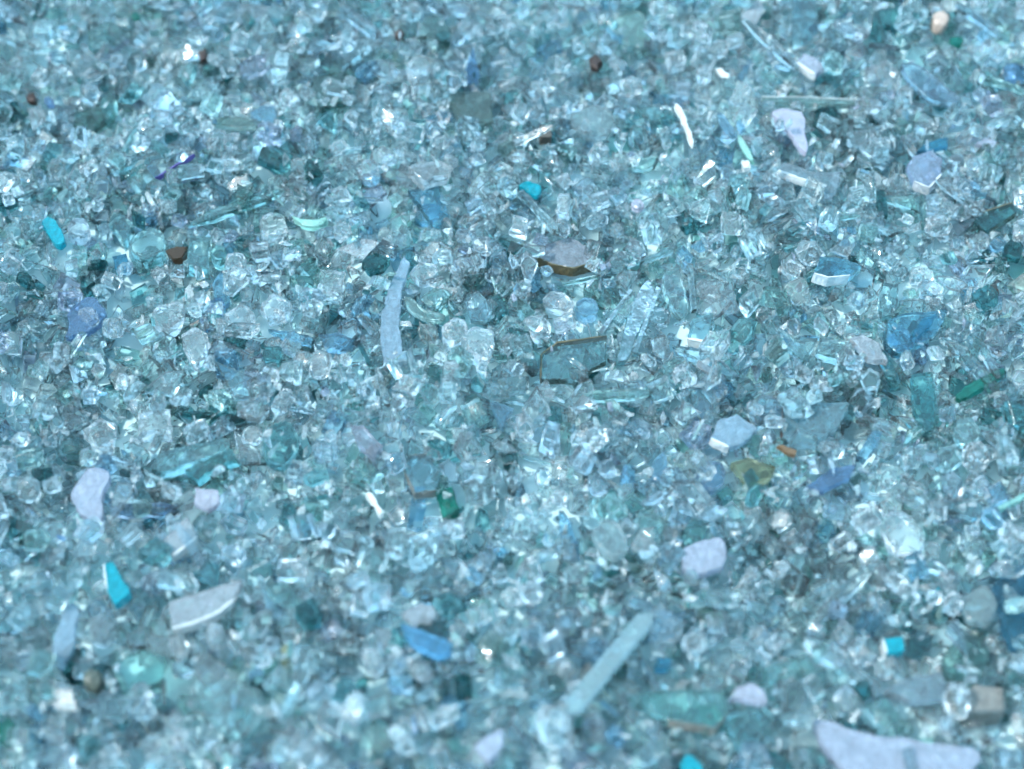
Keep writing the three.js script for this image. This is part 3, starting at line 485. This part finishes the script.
crumb('glinting clear crumb with a white spot', 'far right', [[938, 462], [942, 446], [956, 443], [964, 458], [952, 468]], CLEAR('clear'), { t: 4, lift: 1.6 });
crumb('large crackled white crumb', 'right, in front of the dark blue shard', [[880, 520], [888, 506], [910, 510], [926, 528], [922, 548], [902, 548], [886, 536]], CRAZED, { t: 6, lift: 2 });
strip('thin mint rod at the right edge', '', [[988, 512], [1005, 502], [1030, 490], [1030, 495], [1006, 508]], MINT, { t: 1.8, lift: 1.4 });
// ---- front left
shard('lilac broken crescent plate', 'left in front', [[90, 466], [109, 470], [110, 478], [102, 492], [103, 519], [92, 521], [78, 512], [69, 495], [80, 478]], SKY_LILAC, { t: 2.2, lift: 2.2, tilt: [3, 0] });
shard('small pinkish lilac square', 'left in front', [[195, 487], [218, 490], [220, 502], [208, 509], [194, 504]], ROSE, { t: 2, lift: 1.8 });
crumb('large white cube crumb', 'left, above the lilac crescent', [[83, 426], [100, 414], [117, 422], [114, 442], [97, 449]], CRAZED, { t: 5, lift: 2 });
crumb('striped clear block', 'left, right of the large white cube', quad(155, 421, 33, 26, -4), CRAZED, { t: 4.5, lift: 1.6 });
strip('long clear prism', 'left, above the pinkish square', [[148, 469], [160, 452], [210, 440], [228, 437], [231, 448], [200, 460], [165, 471]], CLEAR('aqua'), { t: 3, lift: 2 });
strip('teal bar beneath the long clear prism', '', [[184, 470], [232, 449], [237, 459], [196, 480]], CLEAR('teal'), { t: 3, lift: 1.2 });
shard('grey square shard with a white front edge', 'left in front', [[161, 541], [187, 516], [197, 536], [172, 556]], GREYISH, { t: 2.2, lift: 1.8, tilt: [6, 2], rim: [2, 3, WHITE, 0.8, 'white front edge'] });
crumb('round smoky green bit', 'right of the grey square shard', round(206, 525, 22, 20, 7), glass('smoke'), { t: 3, lift: 0.4 });
shard('bright turquoise wedge', 'left in front', [[104, 563], [112, 561], [120, 574], [130, 592], [114, 604], [107, 590]], TURQ, { t: 2.4, lift: 2.2, rim: [5, 6, WHITE, 0.5, 'whitish side'] });
shard('half moon shard with a white curved edge', 'left in front', [[168, 602], [204, 590], [242, 579], [234, 599], [216, 613], [194, 622], [172, 628]], GREYISH, { t: 2.4, lift: 2.6, tilt: [3, 0], rim: [3, 6, WHITE, 0.9, 'white curved edge'] });
strip('curved clear strip', 'right of the half moon shard', [[255, 571], [263, 576], [273, 600], [276, 620], [269, 619], [263, 597]], CLEAR('ice'), { t: 2.2, lift: 2 });
shard('wavy blue piece', 'far left in front', [[51, 656], [60, 618], [71, 600], [79, 608], [74, 648], [61, 666]], SEA, { t: 2.4, lift: 1.6 });
crumb('dark round greenish stone', 'far left in front', round(94, 676, 23, 22, 9), STONE, { t: 5, lift: 1.2, step: 0.002, gem: true });
crumb('white lilac lump with two glints', 'left in front', round(100, 624, 32, 34, 8), CRAZED, { t: 5.5, lift: 1.8 });
crumb('emerald lump cut by the left edge', '', round(2, 726, 24, 30, 7), EMERALD, { t: 4, lift: 0.6 });
shard('very large pale blurred plate', 'front left', [[196, 690], [222, 676], [262, 690], [268, 716], [244, 742], [212, 728]], CLEAR('aqua'), { t: 2.4, lift: 1, tilt: [8, 4] });
shard('wide greenish pane piece', 'front left below the half moon shard', [[112, 664], [140, 648], [166, 656], [160, 682], [124, 690]], CLEAR('green'), { t: 2.4, lift: 0.6 });
// ---- front centre
crumb('green teal lump', 'left of the centre front', [[261, 442], [270, 425], [290, 420], [301, 440], [286, 465], [268, 461]], glass('teal'), { t: 4, lift: 0.8 });
shard('pale plate with a cream rim', 'middle front', [[404, 468], [410, 455], [426, 454], [440, 470], [436, 490], [415, 493]], CLEAR('ice'), { t: 2.4, lift: 2.0, rim: [4, 8, CREAM, 0.2, 'cream rim'] });
crumb('oblong lilac crumb', 'left of the middle front', [[350, 425], [363, 424], [383, 445], [373, 456], [358, 444]], FROST('lilac'), { t: 3.5, lift: 1.8 });
strip('little white rod', 'left of the middle front', [[365, 493], [369, 491], [383, 511], [380, 514]], WHITE, { t: 1.8, lift: 2 });
shard('small sky blue triangle', 'middle, right of the white crumbs', [[490, 400], [514, 408], [502, 428]], FROST('sky'), { t: 2, lift: 1.4 });
crumb('green teal gap piece', 'below the cream rimmed plate', [[434, 492], [452, 486], [458, 508], [442, 518]], EMERALD, { t: 3, lift: -0.4 });
shard('frosted pale lozenge', 'middle front, right', [[591, 530], [605, 517], [620, 523], [629, 549], [616, 556], [600, 546]], FROST('aqua'), { t: 2.6, lift: 2 });
shard('lilac blue broad plate', 'right of the middle front', [[681, 549], [700, 540], [724, 536], [726, 564], [702, 574], [683, 570]], SKY_LILAC, { t: 2.6, lift: 2.2 });
crumb('hexagonal ringed crumb', 'behind the lilac blue broad plate', round(697, 528, 26, 26, 6), CLEAR('green'), { t: 4.5, lift: 1.6 });
shard('blue crescent', 'front, left of the middle', [[399, 622], [414, 627], [436, 635], [451, 642], [452, 652], [436, 656], [414, 645]], glass([0.20, 0.54, 0.80], { roughness: 0.06, transmission: 0.88, bumpScale: 0.0007 }), { t: 2.2, lift: 2.2 });
shard('pinkish grey flake', 'behind the blue crescent', [[402, 612], [420, 602], [438, 608], [432, 624], [412, 622]], GREYISH, { t: 2, lift: 1 });
crumb('yellowish green bead', 'front, left of the middle', round(288, 653, 20, 22, 8), glass([0.66, 0.72, 0.50], { transmission: 0.85, roughness: 0.08 }), { t: 4, lift: 0.8 });
crumb('small round white crumb', 'front, below the blue crescent', round(372, 657, 25, 24, 9), CRAZED, { t: 5, lift: 1.8 });
crumb('ribbed white crumb', 'front, right of the blue crescent', [[488, 644], [494, 622], [504, 614], [506, 628], [498, 648]], CRAZED, { t: 4, lift: 1.6 });
shard('pale blue lilac triangle', 'at the front edge', [[474, 746], [488, 734], [503, 728], [503, 742], [489, 762]], SKY_LILAC, { t: 2.2, lift: 1.8 });
strip('long frosted rectangular strip', 'front, right of the middle', [[564, 701], [638, 613], [652, 612], [652, 623], [580, 712], [567, 713]], glass([0.56, 0.76, 0.80], { roughness: 0.1, transmission: 0.85, bumpScale: 0.0001 }), { t: 2.2, lift: 5, reach: 1.1, tilt: [2, -2], jit: 0, step: 0.004, rough: 0.00001 });
crumb('small deep teal cube', 'right of the long frosted strip', quad(664, 662, 13, 11, 5), CYAN, { t: 3, lift: 0.8 });
shard('bright turquoise tip', 'at the front edge', [[680, 770], [684, 755], [692, 754], [704, 768], [700, 780], [684, 780]], TURQ, { t: 2.4, lift: 2.4 });
shard('broad pale plate with a yellowish rim', 'front, right of the long strip', [[625, 696], [662, 688], [724, 690], [728, 712], [715, 728], [668, 720]], CLEAR('green'), { t: 2.2, lift: 1.2, rim: [3, 5, CREAM, 0.2, 'yellowish rim'] });
shard('lilac half disc', 'front, beside the broad pale plate', [[730, 698], [738, 686], [750, 682], [764, 690], [768, 702]], ROSE, { t: 2.2, lift: 2.8 });
crumb('clear lens shaped chunk', 'below the lilac half disc', [[728, 714], [764, 706], [773, 716], [756, 740], [740, 744]], CLEAR('aqua'), { t: 4, lift: 2 });
// ---- front right
crumb('bright turquoise square', 'front right', [[883, 638], [903, 636], [905, 650], [887, 653]], TURQ, { t: 3, lift: 2.4, rim: [3, 4, WHITE, 0.7, 'white side'] });
crumb('tiny turquoise speck', 'front right', round(940, 587, 7, 6, 6), TURQ, { t: 2, lift: 2 });
shard('round grey green disc', 'far right in front', round(980, 604, 38, 40, 9, 2), glass([0.55, 0.68, 0.68], { roughness: 0.08, transmission: 0.9, bumpScale: 0.0006 }), { t: 2.6, lift: 2.2, step: 0.003 });
shard('large deep blue slab', 'at the right edge', [[990, 590], [1004, 572], [1040, 556], [1044, 640], [1016, 648], [1004, 622]], glass([0.16, 0.44, 0.58], { roughness: 0.05, transmission: 0.95, bumpScale: 0.0009 }), { t: 3.4, lift: -1 });
crumb('cream topped block', 'front right corner', [[965, 694], [976, 684], [1003, 688], [1004, 711], [968, 712]], CREAM, { t: 5, lift: 2.6, rim: [2, 4, FROST('aqua'), 1.0, 'aqua front face'] });
shard('very large lilac blade', 'at the front edge on the right', [[811, 718], [830, 721], [872, 735], [930, 742], [976, 748], [982, 758], [968, 775], [850, 776], [826, 748]], SKY_LILAC, { t: 2.8, lift: 3, tilt: [2, 0] });
shard('grey aqua trapezoid', 'front right above the lilac blade', [[884, 690], [920, 674], [942, 672], [949, 698], [912, 700]], FROST('ice'), { t: 2.4, lift: 1.2 });
shard('smoky curved bottle piece', 'front right', [[940, 664], [956, 636], [980, 634], [990, 654], [980, 678], [952, 682]], CLEAR('smoke'), { t: 2.4, lift: 1 });

// ---------------------------------------------------------------- the rest of the heap
{
  // which fragments show largest: discs drawn into a small depth picture
  const bw = 512, bh = 385, zb = new Float32Array(bw * bh).fill(1e9), id = new Int32Array(bw * bh).fill(-1);
  parts.forEach((p, i) => {
    if (gone.has(i)) return;
    const [px, py, z] = toPixel(V(p.x, p.y, p.z)), r = p.r * FPX / z / 2, X = px / 2, Y = py / 2;
    for (let y = Math.max(0, Math.floor(Y - r)); y <= Math.min(bh - 1, Y + r); y++) for (let x = Math.max(0, Math.floor(X - r)); x <= Math.min(bw - 1, X + r); x++) {
      const d2 = (x - X) ** 2 + (y - Y) ** 2; if (d2 > r * r) continue;
      const zz = z - Math.sqrt(r * r - d2) * 2 * z / FPX; if (zz < zb[y * bw + x]) { zb[y * bw + x] = zz; id[y * bw + x] = i; }
    }
  });
  const seen = new Int32Array(parts.length); for (const i of id) if (i >= 0) seen[i]++;
  const single = new Set(), LIMIT = { granule: 220, shard: 200, sliver: 150 };
  const order = parts.map((p, i) => i).filter((i) => !gone.has(i) && seen[i] > 0).sort((a, b) => seen[b] - seen[a]), used = {};
  for (const i of order) { const k = parts[i].kind; if (LIMIT[k] && (used[k] = (used[k] || 0) + 1) <= LIMIT[k]) single.add(i); }
  const WHAT = { granule: ['glass_granule', 'glass crumb', 'crumb'], shard: ['glass_flake', 'glass flake', 'flat flake'], sliver: ['glass_splinter', 'glass splinter', 'thin splinter'] };
  const side = (px, py) => { // the nearest fragment that has a name of its own, and on which side of it
    let best = heroes[0], bd = 1e9; for (const h of heroes) { const d = (h.mx - px) ** 2 + (h.my - py) ** 2; if (d < bd) { bd = d; best = h; } }
    const dx = px - best.mx, dy = py - best.my;
    return (Math.abs(dx) > Math.abs(dy) ? (dx < 0 ? 'left of' : 'right of') : dy < 0 ? 'behind' : 'in front of') + ' the ' + best.nick;
  };
  const crazed = { granule: [], chip: [], sliver: [], shard: [] };
  const heaps = { granule: [], chip: [], sliver: [], shard: [] };
  parts.forEach((p, i) => {
    if (gone.has(i)) return;
    const m = new THREE.Matrix4().compose(V(p.x, p.y, p.z), p.q, V(...p.s));
    if (single.has(i)) {
      const o = new THREE.Mesh(SHAPES[p.form || p.kind][p.shape], p.crazed ? CRAZED : glass(p.tint)); o.applyMatrix4(m);
      const [name, cat, what] = WHAT[p.kind], [px, py] = toPixel(V(p.x, p.y, p.z)), label = `${p.crazed ? 'crackled whitish' : TNAMES[p.tint]} ${what} ${side(px, py)}`.split(' ').slice(0, 16).join(' ');
      thing(o, name, label, cat, label);
    } else {
      const g = SHAPES[p.form || p.kind][p.shape].clone().applyMatrix4(m), n = g.attributes.position.count, c = new Float32Array(n * 3), t = TINTS[p.tint];
      for (let k = 0; k < n; k++) c.set(t, k * 3);
      g.setAttribute('color', new THREE.BufferAttribute(c, 3)); (p.crazed ? crazed : heaps)[p.kind].push(g);
    }
  });
  const STUFF = { granule: ['crushed_glass', 'bed of countless small clear and aqua crumbs of crushed glass', 'crushed glass'], chip: ['glass_grit', 'tiny glass chips scattered in the gaps between the crumbs', 'glass grit'], sliver: ['splinter_litter', 'thin glass splinters strewn all through the heap', 'glass splinters'], shard: ['flake_litter', 'small flat flakes of broken pane mixed all through the heap', 'glass flakes'] };
  let tri = 0;
  for (const k in heaps) {
    const g = mergeGeometries([...heaps[k], ...crazed[k]]), cut = heaps[k].reduce((s, q) => s + q.attributes.position.count, 0); g.addGroup(0, cut, 0); if (crazed[k].length) g.addGroup(cut, Infinity, 1);
    if (crazed[k].length) g.groups[1].count = g.attributes.position.count - cut;
    tri += g.attributes.position.count / 3;
    const o = new THREE.Mesh(g, crazed[k].length ? [stuffGlass, stuffCrazed] : k === 'chip' ? gritGlass : stuffGlass), [name, label, category] = STUFF[k];
    o.name = name; o.userData = { kind: 'stuff', label, category }; o.castShadow = o.receiveShadow = true; scene.add(o);
  }
  console.log('triangles', tri, 'fragments', parts.length);
}
renderer.render(scene, camera);
